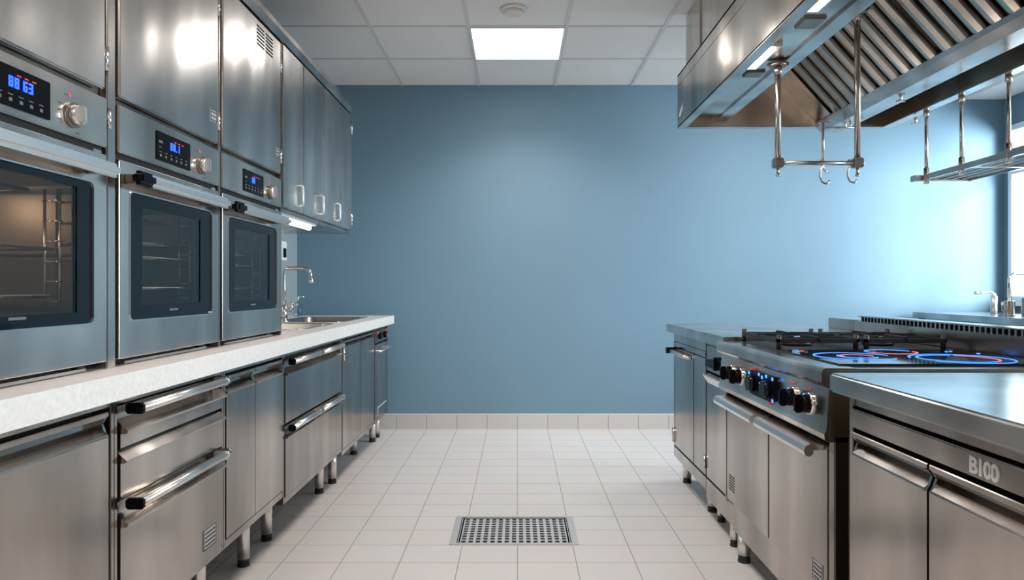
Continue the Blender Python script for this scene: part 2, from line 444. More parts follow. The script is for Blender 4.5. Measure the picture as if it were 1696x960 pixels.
# unit 2: three drawers
t = base_unit('drawer_cabinet', 'steel three-drawer cabinet with two bar handles and a rating plate', 'drawer cabinet', 1.668, 2.288, .235, [(-1.1, 1.78), (-1.08, 2.19), (-1.6, 1.78), (-1.6, 2.19)])
for k, (zb, zt, zl) in enumerate(((.708, .815, .756), (.583, .702, .680), (.262, .578, .527))):
    m = MB(FX, 1); y0, y1 = 1.69, 2.268
    # front panel with an outward bent lip along its upper edge
    if k != 1: prof = [(-.048, zb), (-.002, zb), (0, zb + .002), (0, zl - .012), (.016, zl - .010), (.018, zl - .004), (-.012, zl + .024), (-.018, zt - .006), (-.048, zt)]
    else: prof = [(-.048, zb), (-.002, zb), (0, zb + .002), (0, zl - .008), (.014, zl - .006), (.015, zl - .001), (-.006, zt - .004), (-.012, zt), (-.048, zt)]
    m.prism(prof, y0, y1)
    d = m.build('drawer', M['steel'], t)
    if k != 1:
        bar_handle(d, FX, 1, 1.725, 2.215, zt - .012, d=.030, r=.0125)
        MB(FX, 1).cyl((.030, 2.225, zt - .012), (.030, 2.255, zt - .012), .009).box(-.01, .034, 2.246, 2.262, zt - .024, zt + .002, .003).build('latch', M['chrome'], d)
    if k == 2: nameplate(d, FX, 1, 2.135, 2.222, .288, .352)
# unit 3: two doors
t = base_unit('base_cabinet', 'steel two-door base cabinet beside the three-drawer cabinet', 'cabinet', 2.288, 2.872, .235, [(-1.09, 2.75), (-1.09, 2.36), (-1.6, 2.4), (-1.6, 2.8)])
scoop_door(t, FX, 1, 2.305, 2.556, .265, .808, .752); scoop_door(t, FX, 1, 2.560, 2.855, .265, .808, .752)
# unit 4: two deep drawers
t = base_unit('drawer_cabinet', 'steel cabinet with two deep drawers below the near sink bowl', 'drawer cabinet', 2.872, 3.822, .20, [(-1.10, 3.03), (-1.07, 3.73), (-1.6, 3.0), (-1.6, 3.7)])
for (zb, zt, zl, capc) in ((.535, .80, .742, True), (.228, .518, .478, True)):
    m = MB(FX, 1); y0, y1 = 2.892, 3.802
    m.prism([(-.048, zb), (-.002, zb), (0, zb + .002), (0, zl - .006), (.010, zl - .004), (.010, zl), (-.022, zl + .022), (-.024, zt - .004), (-.048, zt)], y0, y1)
    d = m.build('drawer', M['steel'], t)
    bar_handle(d, FX, 1, 2.945, 3.33, zt - .010, d=.016, r=.0125)
    bar_handle(d, FX, 1, 3.385, 3.775, zt - .010, d=.016, r=.0125, cap=False)
# unit 5: two tall doors
t = base_unit('base_cabinet', 'steel base cabinet with two narrow doors under the far sink bowl', 'cabinet', 3.822, 4.69, .175, [(-1.05, 3.92), (-1.09, 4.60), (-1.6, 3.9), (-1.6, 4.6)])
scoop_door(t, FX, 1, 3.840, 4.262, .203, .808, .765); scoop_door(t, FX, 1, 4.268, 4.672, .203, .808, .765)
MB(FX, 1).cyl((.004, 3.85, .70), (.004, 3.85, .78), .006).build('hinge', M['chrome'], t)
# unit 6: narrow appliance with controls
t = base_unit('dishwasher', 'narrow steel undercounter dishwasher with small controls beside the blue wall', 'dishwasher', 4.69, 5.18, .175, [(-1.045, 4.98), (-1.045, 5.13), (-1.6, 4.8), (-1.6, 5.1)])
m = MB(FX, 1); m.box(-.048, 0, 4.708, 5.162, .725, .812, .003); cp = m.build('control_panel', M['steel_dark'], t)
m = MB(FX, 1)
for y in (4.85, 5.02): m.cyl((0, y, .77), (.02, y, .77), .022)
m.build('knob', M['black'], cp)
m = MB(FX, 1)
for y, z in ((4.79, .785), (4.93, .755), (5.09, .79), (5.13, .75), (5.10, .765)): m.box(0, .003, y, y + .03, z, z + .016)
m.build('indicator', M['redled'], cp)
m = MB(FX, 1); m.box(-.048, 0, 4.708, 5.162, .205, .715, .003); dd = m.build('door', M['steel'], t)
MB(FX, 1).tube([(0, 4.74, .672), (.03, 4.745, .672), (.03, 5.12, .672), (0, 5.125, .672)], .008).build('handle', M['handle'], dd)
m = MB(FX, 1)
m.box(0, .002, 4.80, 5.10, .272, .277); m.box(0, .002, 4.80, 4.806, .235, .272); m.build('vent_mark', M['cream'], dd)

# worktop with two bowl openings
def worktop_left():
    bm = bmesh.new(); z1, z0 = .9, .84; X0, X1, Y0, Y1 = XL + .002, -.927, .62, 5.20
    outer = [(X0, Y0), (X1, Y0), (X1, Y1), (X0, Y1)]
    holes = [rrect(-1.50, -1.055, 3.36, 3.98, .07), rrect(-1.50, -1.055, 4.12, 4.90, .07)]
    es = []; loops = []
    for lp in [outer] + holes:
        vs = [bm.verts.new((x, y, z1)) for x, y in lp]
        loops.append(vs)
        es += [bm.edges.new((vs[i], vs[(i + 1) % len(vs)])) for i in range(len(vs))]
    bmesh.ops.triangle_fill(bm, edges=es, use_beauty=True)
    # discard triangles inside the holes
    def inside(c, lp):
        xs = [p[0] for p in lp]; yy = [p[1] for p in lp]
        return min(xs) + .001 < c.x < max(xs) - .001 and min(yy) + .001 < c.y < max(yy) - .001
    bad = [f for f in bm.faces if any(inside(f.calc_center_median(), h) and all(v in set(loops[k + 1]) for v in f.verts) for k, h in enumerate(holes))]
    bmesh.ops.delete(bm, geom=bad, context='FACES')
    r = bmesh.ops.extrude_face_region(bm, geom=list(bm.faces))
    for v in [g for g in r['geom'] if isinstance(g, bmesh.types.BMVert)]: v.co.z = z0
    return bm
m = MB(); m.bm.free(); m.bm = worktop_left()
tag(m.build('worktop', M['quartz']), 'long pale stone worktop carrying the ovens and the sink', 'worktop')
# double sink
t = thing('kitchen_sink', 'steel sink with two bowls set in the pale worktop', 'sink', (-1.28, 4.13, .9))
for (y0, y1) in ((3.36, 3.98), (4.12, 4.90)):
    bm = bmesh.new(); lv = []
    for (g, z, r) in ((.012, .9022, .08), (-.001, .9025, .07), (-.004, .898, .07), (-.010, .76, .07), (-.05, .735, .06)):
        lv.append([bm.verts.new((x, y, z)) for x, y in rrect(-1.50 - g, -1.055 + g, y0 - g, y1 + g, r)])
    for A, B in zip(lv, lv[1:]):
        for i in range(len(A)):
            f = bm.faces.new((A[i], A[(i + 1) % len(A)], B[(i + 1) % len(A)], B[i])); f.smooth = True
    bm.faces.new(lv[-1])
    m = MB(); m.bm.free(); m.bm = bm
    b = m.build('bowl', M['steel_smooth'], t)
    sol = b.modifiers.new('thick', 'SOLIDIFY'); sol.thickness = .0015; sol.offset = -1
    MB().lathe([(0, 0), (.04, 0), (.045, .002), (.045, .0)], (-1.28, (y0 + y1) / 2, .7355)).build('drain', M['chrome'], b)
# tap
fxx, fy = -1.405, 4.16
t = thing('kitchen_faucet', 'tall chrome swan-neck faucet behind the double sink in the pale worktop', 'faucet', (fxx, fy, .9))
m = MB(); R = .035
pts = [(fxx, fy, .90), (fxx, fy, 1.10), (fxx, fy, 1.188)] + [(fxx + R - R * math.cos(a), fy, 1.188 + R * math.sin(a)) for a in [PI / 2 * i / 6 for i in range(1, 7)]]
pts += [(fxx + .09, fy, 1.224), (fxx + .125, fy, 1.222)] + [(fxx + .125 + .035 * math.sin(a), fy, 1.187 + .035 * math.cos(a)) for a in [PI / 2 * i / 6 for i in range(1, 7)]] + [(fxx + .165, fy, 1.145)]
m.tube(pts, .0115, 14); m.cyl((fxx + .163, fy, 1.155), (fxx + .166, fy, 1.135), .014)
m.build('spout', M['chrome'], t)
m = MB(); m.cyl((fxx, fy, .9), (fxx, fy, 1.0), .021).cyl((fxx, fy, .9), (fxx, fy, .908), .032); m.build('base', M['chrome'], t)
m = MB(); m.cyl((fxx, fy - .0, .975), (fxx + .055, fy - .01, .975), .012).cyl((fxx + .05, fy - .01, .96), (fxx + .05, fy - .01, 1.02), .008).cyl((fxx + .055, fy - .01, 1.0), (fxx + .09, fy - .01, 1.008), .006); m.build('lever', M['chrome'], t)
# small clear soap bottle behind the bowls
t = thing('soap_dispenser', 'small clear glass soap dispenser behind the sink near the blue wall', 'soap dispenser', (-1.58, 4.98, .9))
MB().lathe([(0, 0), (.030, 0), (.032, .01), (.032, .085), (.020, .10), (.012, .105), (0, .105)], (-1.58, 4.98, .9015)).build('bottle', pane_glass('clear_bottle', (.80, .86, .88)), t)
MB().cyl((-1.58, 4.98, 1.004), (-1.58, 4.98, 1.045), .006).tube([(-1.58, 4.98, 1.04), (-1.56, 4.98, 1.046), (-1.535, 4.98, 1.04)], .005).build('pump', M['chrome'], t)
# wall outlet
t = thing('wall_outlet', 'grey wall outlet with a dark socket above the worktop by the faucet', 'outlet', (XL, 5.13, 1.38))
MB(XL, 1).box(0, .010, 5.05, 5.16, 1.31, 1.45, .004).build('cover_plate', M['plastic'], t)
MB(XL, 1).box(.008, .016, 5.075, 5.135, 1.33, 1.40, .004).build('socket', M['black'], t)

# ---------------------------------------------------------------- ovens
OX = -1.02
def oven(y0, label, text, lit, red=True):
    W = .603; y1 = y0 + W; zb, zt = .915, 1.572
    t = thing('wall_oven', label, 'oven', (OX - .25, y0 + W / 2, .9), 'built-in ovens on the pale worktop')
    # body with open cavity
    m = MB(OX, 1)
    cy0, cy1, cz0, cz1, cd = y0 + .085, y1 - .085, 1.035, 1.345, .46
    m.box(-.55, -.030, y0, cy0, zb, zt - .002); m.box(-.55, -.030, cy1, y1, zb, zt - .002)
    m.box(-.55, -.030, cy0, cy1, zb, cz0); m.box(-.55, -.030, cy0, cy1, cz1, zt - .002)
    m.box(-.55, -cd - .03, cy0, cy1, cz0, cz1)
    m.build('body', M['gap'], t)
    cm = M['cavity'] if lit else M['cavity_dim']
    m = MB(OX, 1); e = .003
    m.box(-cd - .03, -.034, cy0, cy0 + e, cz0, cz1); m.box(-cd - .03, -.034, cy1 - e, cy1, cz0, cz1)
    m.box(-cd - .03, -.034, cy0, cy1, cz0, cz0 + e); m.box(-cd - .03, -.034, cy0, cy1, cz1 - e, cz1); m.box(-cd - .03, -cd - .026, cy0, cy1, cz0, cz1)
    cav = m.build('oven_cavity', cm, t)
    m = MB(OX, 1)
    for yy in (cy0 + .022, cy1 - .022):
        for dd in (-.050, -.085): m.cyl((dd, yy, cz0 + .01), (dd, yy, cz1 - .012), .0032, seg=8)
        for k in range(6):
            z = cz0 + .035 + k * .047; m.cyl((-.050, yy, z), (-.090, yy, z), .0022, seg=8); m.cyl((-.05, yy - .016, z), (-.05, yy + .010, z), .0022, seg=8)
    m.build('shelf_guide', M['wire'], cav)
    for z in ((1.082, 1.192) if lit else (1.10, 1.19, 1.235)):
        m = MB(OX, 1); a, b = cy0 + .03, cy1 - .03
        m.tube([(-.06, a, z), (-.06, b, z), (-.42, b, z), (-.42, a, z)], .0035, 8, True)
        for k in range(22): y = a + (b - a) * (k + .5) / 22; m.cyl((-.06, y, z + .003), (-.42, y, z + .003), .0018, seg=6)
        m.build('wire_rack', M['wire'], cav)
    if not lit:
        MB(OX, 1).box(-.30, -.12, cy0 + .02, cy1 - .02, 1.306, 1.311, .002).build('heating_element', M['wire'], cav)
    else:
        MB(OX, 1).tube([(-.10, cy0 + .05, 1.325), (-.10, cy1 - .06, 1.325), (-.25, cy1 - .05, 1.325), (-.25, cy0 + .06, 1.325)], .006, 8, True).build('heating_element', M['wire'], cav)
    MB(OX, 1).lathe([(0, 0), (.02, 0), (.024, .008), (0, .012)], (-.34, y0 + .22, 1.328)).build('cavity_lamp', M['ovenlamp'], cav)
    pl = bpy.data.lights.new('oven_lamp', 'POINT'); pl.energy = 2.2 if lit else .7; pl.color = (1., .68, .42) if lit else (1., .86, .74); pl.shadow_soft_size = .015
    po = bpy.data.objects.new('oven_lamp', pl); C.objects.link(po); po.location = (OX - .30, y0 + .26, 1.31)
    # door
    m = MB(OX, 1); dz0, dz1 = zb + .004, 1.432
    ring_plate_yz(m, -.028, 0, (y0 + .006, y1 - .006, dz0, dz1), (y0 + .055, y1 - .060, 1.018, 1.355), .004, .016)
    d = m.build('door', M['steel_oven'], t)
    bv = d.modifiers.new('edge', 'BEVEL'); bv.width = .0025; bv.segments = 2; bv.limit_method = 'ANGLE'
    m = MB(OX, 1); ring_plate_yz(m, -.002, .0015, (y0 + .051, y1 - .056, 1.014, 1.359), (y0 + .055, y1 - .060, 1.018, 1.355), .018, .016)
    m.build('window_rim', M['chrome'], d)
    m = MB(OX, 1); wy0, wy1, wz0, wz1 = y0 + .122, y1 - .135, 1.056, 1.322
    if lit: wy0, wy1, wz0, wz1 = y0 + .10, y1 - .115, 1.045, 1.338
    ring_plate_yz(m, -.010, -.004, (y0 + .054, y1 - .059, 1.017, 1.356), (wy0, wy1, wz0, wz1), .016, .004)
    g = m.build('window_surround', M['blackglass'], d)
    MB(OX, 1).box(-.009, -.006, wy0 - .002, wy1 + .002, wz0 - .002, wz1 + .002).build('window_pane', M['ovenglass'] if lit else M['ovenglass_haze'], d)
    MB(OX, 1).box(-.004, -.0034, y0 + .27, y0 + .32, 1.036, 1.042).build('glass_mark', M['grey_ink'], d)
    # handle: flat sided bar on two stems
    hz = 1.386; m = MB(OX, 1); m.box(.030, .058, y0 + .010, y1 - .036, hz - .017, hz + .017, .010, 3)
    h = m.build('handle', M['handle'], t)
    for ya in (y0 + .030, y1 - .09): MB(OX, 1).box(-.002, .040, ya, ya + .026, hz - .012, hz + .012, .004).build('handle_stem', M['steel_dark'], h)
    MB(OX, 1).box(.029, .059, y0 + .004, y0 + .085, hz - .018, hz + .018, .010, 3).build('end_cap', M['black'], h)
    # dark gap between fascia and door
    MB(OX, 1).box(-.03, -.014, y0 + .004, y1 - .004, 1.428, 1.452).build('vent_gap', M['gap'], t)
    MB(OX, 1).box(-.014, -.006, y1 - .05, y1 - .015, 1.433, 1.441, .002).build('hinge_bracket', M['chrome'], t)
    # control panel
    m = MB(OX, 1); m.box(-.03, 0, y0 + .003, y1 - .003, 1.450, zt, .003); cp = m.build('control_panel', M['steel_oven'], t)
    m = MB(OX, 1); plate_yz(m, 0, .0025, y0 + .186, y0 + .386, 1.466, 1.548, .003); sc = m.build('control_display', M['black'], t)
    m = MB(OX, 1); digits(m, .0025, text, y0 + .262 if len(text) > 3 else y0 + .265, 1.506, .022); m.build('digits', M['digit'], sc)
    m = MB(OX, 1)
    for k in range(3): m.box(.0025, .0032, y0 + .285 + k * .022, y0 + .297 + k * .022, 1.532, 1.5345)
    m.build('red_symbols', M['redled'], sc)
    m = MB(OX, 1)
    for k in range(6):
        yy = y0 + .2 + k * .03
        m.box(.0025, .0030, yy, yy + .014, 1.490, 1.492); m.box(.0025, .0030, yy + .003, yy + .012, 1.477, 1.484)
    m.box(.0025, .0030, y0 + .197, y0 + .218, 1.516, 1.523); m.box(.0025, .0030, y0 + .198, y0 + .212, 1.503, 1.505)
    m.build('touch_symbols', M['grey_ink'], sc)
    ky, kz = y0 + .466, 1.498
    m = MB(OX, 1); m.cyl((0, ky, kz), (.006, ky, kz), .029, seg=32); m.build('knob_shadow_disc', M['steel_dark'], t)  # dark disc stands in for the shadow round the knob
    m = MB(OX, 1); m.cyl((.004, ky, kz), (.020, ky, kz), .0235, .022, 32); m.box(.012, .030, ky - .009, ky + .009, kz - .022, kz + .022, .004)
    kn = m.build('knob', M['handle'], t)
    m = MB(OX, 1); m.cyl((0, ky - .012, kz + .042), (.0015, ky - .012, kz + .042), .004, seg=12); m.build('red_indicator', M['redled'], t)
    m = MB(OX, 1)
    for yy, zz, w in ((ky - .03, kz + .040, .008), (ky - .05, kz + .016, .012), (ky - .052, kz + .0, .010), (ky - .05, kz - .02, .011), (ky + .01, kz - .040, .014)):
        m.box(0, .0008, yy, yy + w, zz, zz + .0025)
    m.build('dial_marks', M['ink'], cp)
    # feet and plinth rail
    for yy in (y0 + .04, y1 - .04): MB(OX, 1).cyl((-.05, yy, .9), (-.05, yy, .918), .014).build('foot', M['rubber'], t)
    for yy in (y0 + .04, y1 - .04): MB(OX, 1).cyl((-.5, yy, .9), (-.5, yy, .918), .014).build('foot', M['rubber'], t)
    MB(OX, 1).box(-.028, -.016, y0 + .06, y1 - .06, .902, .909, .002).build('plinth_rail', M['steel_smooth'], t)
    return t
oven(1.120, 'nearest steel wall oven with lit cavity and blue display', '88 63', True)
oven(1.765, 'middle steel wall oven between two others on the worktop', '88.1', False)
oven(2.385, 'farthest steel wall oven, the one closest to the sink', '88', False)

# housing posts and crown around the ovens
t = thing('oven_housing', 'tall steel oven housing frame with slim uprights on the pale worktop', 'housing', (OX - .2, 2.0, .9))
for (a, b, nm) in ((1.088, 1.118, 0), (1.7255, 1.7625, 0), (2.3695, 2.3835, 0), (2.990, 3.003, 0)):
    MB(OX, 1).box(-.68, -.004, a, b, .9, 2.165, .003).build('upright', M['steel_smooth'], t)
MB(OX, 1).prism([(-.68, 2.166), (.004, 2.166), (.014, 2.20), (.014, 2.222), (-.68, 2.222)], 1.088, 3.004).build('crown', M['steel_smooth'], t)
for z in (1.50, 2.05):
    for yy in (1.728, ):
        MB(OX, 1).cyl((-.001, yy, z), (-.001, yy, z + .05), .006).build('hinge', M['chrome'], t)
# cabinets over the ovens
def over_cab(y0, y1, label, vent=False, plate=True):
    t = thing('upper_cabinet', label, 'cabinet', (OX - .3, (y0 + y1) / 2, 1.6), 'steel cabinets above the ovens')
    MB(OX, 1).box(-.66, -.024, y0, y1, 1.577, 2.164).build('body', M['steel_dark'], t)
    d = MB(OX, 1).box(-.022, .002, y0 + .004, y1 - .014, 1.592, 2.158, .004).build('door', M['steel_up'], t)
    m = MB(OX, 1).cyl((.0, y1 - .008, 1.64), (.0, y1 - .008, 1.70), .006).cyl((.0, y1 - .008, 2.03), (.0, y1 - .008, 2.09), .006); m.build('hinge', M['chrome'], t)
    if plate: nameplate(d, OX, 1, y1 - .075, y1 - .030, 1.655, 1.70, .0025, 3, 'rating_plate')
    if vent:
        m = MB(OX, 1)
        for c in range(2):
            for k in range(6):
                ya = y0 + .315 + c * .095; z = 2.128 - k * .014; m.box(.0018, .0032, ya, ya + .078, z, z + .006)
        m.build('vent_louvres', M['gap'], d)
over_cab(1.120, 1.723, 'steel cabinet with a mirror-bright door above the nearest oven', plate=False)
over_cab(1.765, 2.367, 'steel cabinet above the middle oven')
over_cab(2.386, 2.987, 'steel cabinet with two small louvre vents above the farthest oven', vent=True)

# wall cabinets beyond the ovens
def wall_cab(y0, ym, y1, label, two, end=False):
    t = thing('wall_cabinet', label, 'cabinet', (OX - .15, (y0 + y1) / 2, 1.45), 'steel wall cabinets above the sink')
    z0, z1 = 1.437, 2.172
    MB(OX, 1).box(-.70, -.022, y0, y1, z0, z1, .002).build('body', M['steel'], t)
    MB(OX, 1).prism([(-.70, z1), (.002, z1), (.012, z1 + .03), (.012, z1 + .052), (-.70, z1 + .052)], y0, y1).build('crown', M['steel_smooth'], t)
    for i, (a, b) in enumerate(((y0, ym), (ym, y1))):
        d = MB(OX, 1).box(-.020, .0, a + .004, b - .004, z0 + .022, z1 - .006, .003).build('door', M['steel_up'], t)
        if i == 0 or two:
            yy = b - .06; m = MB(OX, 1)
            m.tube([(0, yy, 1.485), (.012, yy, 1.487), (.017, yy, 1.493), (.017, yy, 1.574), (.012, yy, 1.580), (0, yy, 1.582)], .0052, 10).build('handle', M['handle'], d)
        else:
            MB(OX, 1).cyl((.0, b - .006, 1.49), (.0, b - .006, 1.56), .005).cyl((.0, b - .006, 2.05), (.0, b - .006, 2.11), .005).build('hinge', M['chrome'], d)
wall_cab(3.005, 3.297, 3.640, 'steel two-door wall cabinet next to the oven housing', True)
wall_cab(3.642, 3.975, 4.262, 'steel two-door wall cabinet with its free end towards the blue wall', False)
# tube lamps under the cabinets
for (x, y0, y1, lab) in ((-1.085, 3.1, 3.60, 'slim glowing tube lamp under the front of the wall cabinet by the ovens'), (-1.60, 3.1, 4.0, 'second tube lamp under the wall cabinets, close to the left wall')):
    t = thing('under_cabinet_lamp', lab, 'lamp', (x, (y0 + y1) / 2, 1.435))
    MB().box(x - .03, x + .03, y0 - .03, y1 + .03, 1.427, 1.4365, .003).build('housing', M['plastic'], t)
    MB().cyl((x, y0, 1.417), (x, y1, 1.417), .0125).build('tube', M['tube'], t)

# ================================================================== RIGHT SIDE
# ---- far cabinet of the island (two doors)
AX = .905
t = thing('base_cabinet', 'steel two-door island cabinet at the end closest to the blue wall', 'cabinet', (AX + .3, 3.66, 0), 'stainless island units')
m = MB(AX, -1); m.box(-.024, -.70, 3.316, 4.0, .135, .855); m.box(-.024, 0, 3.316, 4.0, .800, .855, .002); m.box(-.024, 0, 3.316, 4.0, .135, .195, .002)
m.box(-.024, 0, 3.986, 4.0, .195, .80, .002)
b = m.build('body', M['steel'], t)
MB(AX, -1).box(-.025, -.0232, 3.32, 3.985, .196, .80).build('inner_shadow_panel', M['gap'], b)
MB(AX, -1).box(-.022, -.001, 3.33, 3.984, .768, .797, .003).build('fascia', M['steel'], t)
for a, bb in ((3.322, 3.552), (3.558, 3.983)):
    d = MB(AX, -1).box(-.022, 0, a, bb, .202, .764, .003).build('door', M['steel'], t)
    if a > 3.5:
        MB(AX, -1).tube([(0, 3.94, .745), (.03, 3.94, .745), (.03, 3.62, .742), (0, 3.60, .738)], .009).build('handle', M['handle'], d)
        MB(AX, -1).cyl((.0, 3.965, .748), (.052, 3.965, .748), .018).build('latch_knob', M['black'], d)
        m = MB(AX, -1).cyl((.004, 3.99, .22), (.004, 3.99, .30), .009).box(0, .012, 3.975, 4.0, .24, .28, .002); m.build('hinge', M['chrome'], d)
    else:
        MB(AX, -1).cyl((.004, 3.325, .24), (.004, 3.325, .30), .007).build('hinge', M['chrome'], d)
for x, y in ((.965, 3.93), (.965, 3.42), (1.5, 3.93), (1.5, 3.42)): leg(t, x, y, .137, .021)
# ---- fryer-like unit with knobs
t = thing('island_cooker_unit', 'narrow steel island unit with black control knobs beside the range', 'cooker unit', (AX + .3, 3.09, 0), 'stainless island units')
m = MB(AX, -1); m.box(-.024, -.70, 2.872, 3.312, .10, .855); m.box(-.024, 0, 2.872, 3.312, .10, .195, .002); m.box(-.024, 0, 2.872, 3.312, .835, .855, .001)
b = m.build('body', M['steel'], t)
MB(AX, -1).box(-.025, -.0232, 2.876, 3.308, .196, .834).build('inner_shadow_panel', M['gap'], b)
cp = MB(AX, -1).box(-.022, 0, 2.878, 3.306, .712, .832, .003).build('control_panel', M['steel'], t)
MB(AX, -1).box(0, .018, 3.13, 3.27, .735, .768, .003).build('switch_block', M['black'], cp)
for y in (3.075, 2.965):
    m = MB(AX, -1).cyl((0, y, .765), (.022, y, .765), .030, seg=24).box(.018, .034, y - .008, y + .008, .735, .795, .003); m.build('knob', M['black'], cp)
d = MB(AX, -1).box(-.022, 0, 2.878, 3.306, .202, .700, .003).build('door', M['steel'], t)
MB(AX, -1).prism([(0, .692), (.022, .700), (.024, .692), (.0, .655)], 2.90, 3.29).build('handle', M['handle'], d)
nameplate(d, AX, -1, 2.93, 2.99, .27, .32)
for x, y in ((.93, 2.96), (.965, 3.27), (1.5, 2.96), (1.5, 3.27)): leg(t, x, y, .102, .017)
# island far worktop
tag(MB().box(.855, 1.68, 2.868, 3.98, .855, .90, .004).build('island_worktop', M['steel_top']), 'steel worktop slab on the island between the range and the blue wall', 'worktop')

# ---- range
RX = .86; ry0, ry1 = 1.875, 2.862
t = thing('kitchen_range', 'wide steel range with black cooktop, glowing blue rings and two oven doors', 'range', (RX + .35, (ry0 + ry1) / 2, 0))
m = MB(RX, -1); m.box(-.04, -.80, ry0, ry1, .225, .84, .002)
m.box(-.04, 0, ry0, ry0 + .035, .225, .70, .003); m.box(-.04, 0, ry1 - .018, ry1, .225, .70, .003)
m.build('body', M['steel'], t)
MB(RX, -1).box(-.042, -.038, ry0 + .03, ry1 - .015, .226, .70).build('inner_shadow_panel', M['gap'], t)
MB(RX, -1).box(-.03, -.79, ry0 + .01, ry1 - .01, .105, .226, .003).build('kick_panel', M['steel'], t)
for x, y in ((.915, 2.79), (.925, 2.02), (1.58, 2.79), (1.58, 2.02)): leg(t, x, y, .108, .022)
# control fascia and rolled front edge
m = MB(RX, -1); m.prism([(-.04, .838), (.006, .838), (.014, .830), (.022, .715), (.028, .705), (.026, .690), (.016, .683), (-.04, .683)], ry0, ry1); fas = m.build('control_panel', M['steel_oven'], t)
m = MB(RX, -1); m.prism([(-.06, .884), (.022, .885), (.030, .882), (.035, .874), (.035, .846), (.030, .839), (.020, .836), (-.06, .836)], ry0, ry1); m.build('front_edge', M['steel_oven'], t)
def range_knob(y, ring=M['chrome'], red=True):
    z = .77
    m = MB(RX, -1).cyl((.014, y, z), (.026, y, z), .034, .031, 28); c = m.build('knob', ring, t)
    m = MB(RX, -1).cyl((.024, y, z), (.046, y, z), .027, .024, 28).box(.040, .064, y - .010, y + .010, z - .026, z + .026, .005); m.build('grip', M['black'], c)
    m = MB(RX, -1).box(.0178, .0195, y - .004, y + .004, z + .040, z + .046).box(.0178, .0195, y + .018, y + .026, z + .036, z + .042); m.build('red_mark', M['redled'], c)
    return c
for y in (2.715, 2.60, 2.105, 1.99): range_knob(y)
for y in (2.105, 1.99):
    MB(RX, -1).box(.02, .024, y + .026, y + .038, .770, .795, .002).build('blue_indicator', M['blueled'], fas)
m = MB(RX, -1); plate_yz(m, .014, .030, 2.235, 2.485, .728, .812, .03); dsp = m.build('control_display', M['black'], t)
for y in (2.435, 2.29):
    MB(RX, -1).cyl((.030, y, .768), (.052, y, .768), .030, .026, 28).build('display_knob', M['blackglass'], dsp)
for y, z in ((2.47, .80), (2.37, .806), (2.34, .800), (2.30, .808), (2.243, .806), (2.243, .735), (2.36, .775)):
    MB(RX, -1).box(.030, .032, y, y + .010, z - .005, z + .005).build('blue_indicator', M['blueled'], dsp)
m = MB(RX, -1)
for y, z in ((2.45, .815), (2.28, .722)): m.box(.018, .031, y, y + .014, z - .003, z + .003)
m.build('red_indicators', M['redled'], dsp)
# oven doors with deep curved pulls
for k, (a, b) in enumerate(((1.915, 2.363), (2.371, 2.838))):
    m = MB(RX, -1); m.box(-.036, 0, a, b, .24, .658, .004)
    d = m.build('door', M['steel'], t)
    m = MB(RX, -1); prof = [(-.01, .664), (-.01, .650), (.034, .650), (.036, .638), (.046, .632), (.058, .636), (.062, .648), (.056, .662), (.044, .668)]
    m.prism(prof, a + .012, b - .018); m.build('handle', M['handle'], d)
    if k: # louvre mark
        m = MB(RX, -1)
        for j in range(6): m.box(0, .0015, 2.74, 2.81, .29 + j * .011, .2945 + j * .011)
        m.build('louvre_mark', M['ink'], d)
    else: nameplate(d, RX, -1, 1.925 + .022, 2.012, .262, .322, .0005)
# top deck
m = MB(); m.box(.90, 1.63, ry0 + .002, ry1, .838, .882, .002); m.build('deck', M['steel_top'], t)
hob = MB().box(.905, 1.54, 1.945, 2.40, .880, .889, .003).build('ceramic_hob', M['ceramic'], t)
MB().box(.905, 1.54, 2.41, ry1 - .03, .880, .886, .002).build('burner_tray', M['iron'], t)
def heat_ring(cx, cy, r, mat, a0=0, a1=2 * PI, w=.0028, nm='heat_ring'):
    n = 48; bm = bmesh.new(); vs = []
    for i in range(n + 1):
        a = a0 + (a1 - a0) * i / n; c, s_ = math.cos(a), math.sin(a)
        vs.append([bm.verts.new((cx + rr * c, cy + rr * s_, z)) for rr, z in ((r - w, .8891), (r - w, .8902), (r + w, .8902), (r + w, .8891))])
    for A, B in zip(vs, vs[1:]):
        for k in range(4): bm.faces.new((A[k], A[(k + 1) % 4], B[(k + 1) % 4], B[k]))
    m = MB(); m.bm.free(); m.bm = bm; m.build(nm, mat, hob)
heat_ring(1.055, 2.165, .118, M['ring'], .2, 5.6, .0024); heat_ring(1.065, 2.165, .058, M['ring'], 2.4, 5.6, .0022); heat_ring(1.065, 2.165, .050, M['ringred'], 0, 3.4, .002)
heat_ring(1.25, 2.315, .078, M['ring'], .3, 3.2); heat_ring(1.25, 2.315, .078, M['ringred'], 3.2, 6.4)
heat_ring(1.33, 2.09, .108, M['ring'], 1.2, 5.2, .0024); heat_ring(1.33, 2.09, .108, M['ringred'], -1.0, 1.1, .0026); heat_ring(1.34, 2.09, .138, M['ring'], -2.6, 2.9, .0024)
m = MB()
for x, y in ((.95, 2.34), (1.44, 2.32), (1.50, 2.25), (1.49, 1.97), (1.46, 2.33)): m.cyl((x, y, .889), (x, y, .8905), .005, seg=10)
m.build('blue_indicator', M['blueled'], hob)
MB().cyl((.965, 2.345, .889), (.965, 2.345, .8905), .006, seg=10).build('red_indicator', M['ringred'], hob)
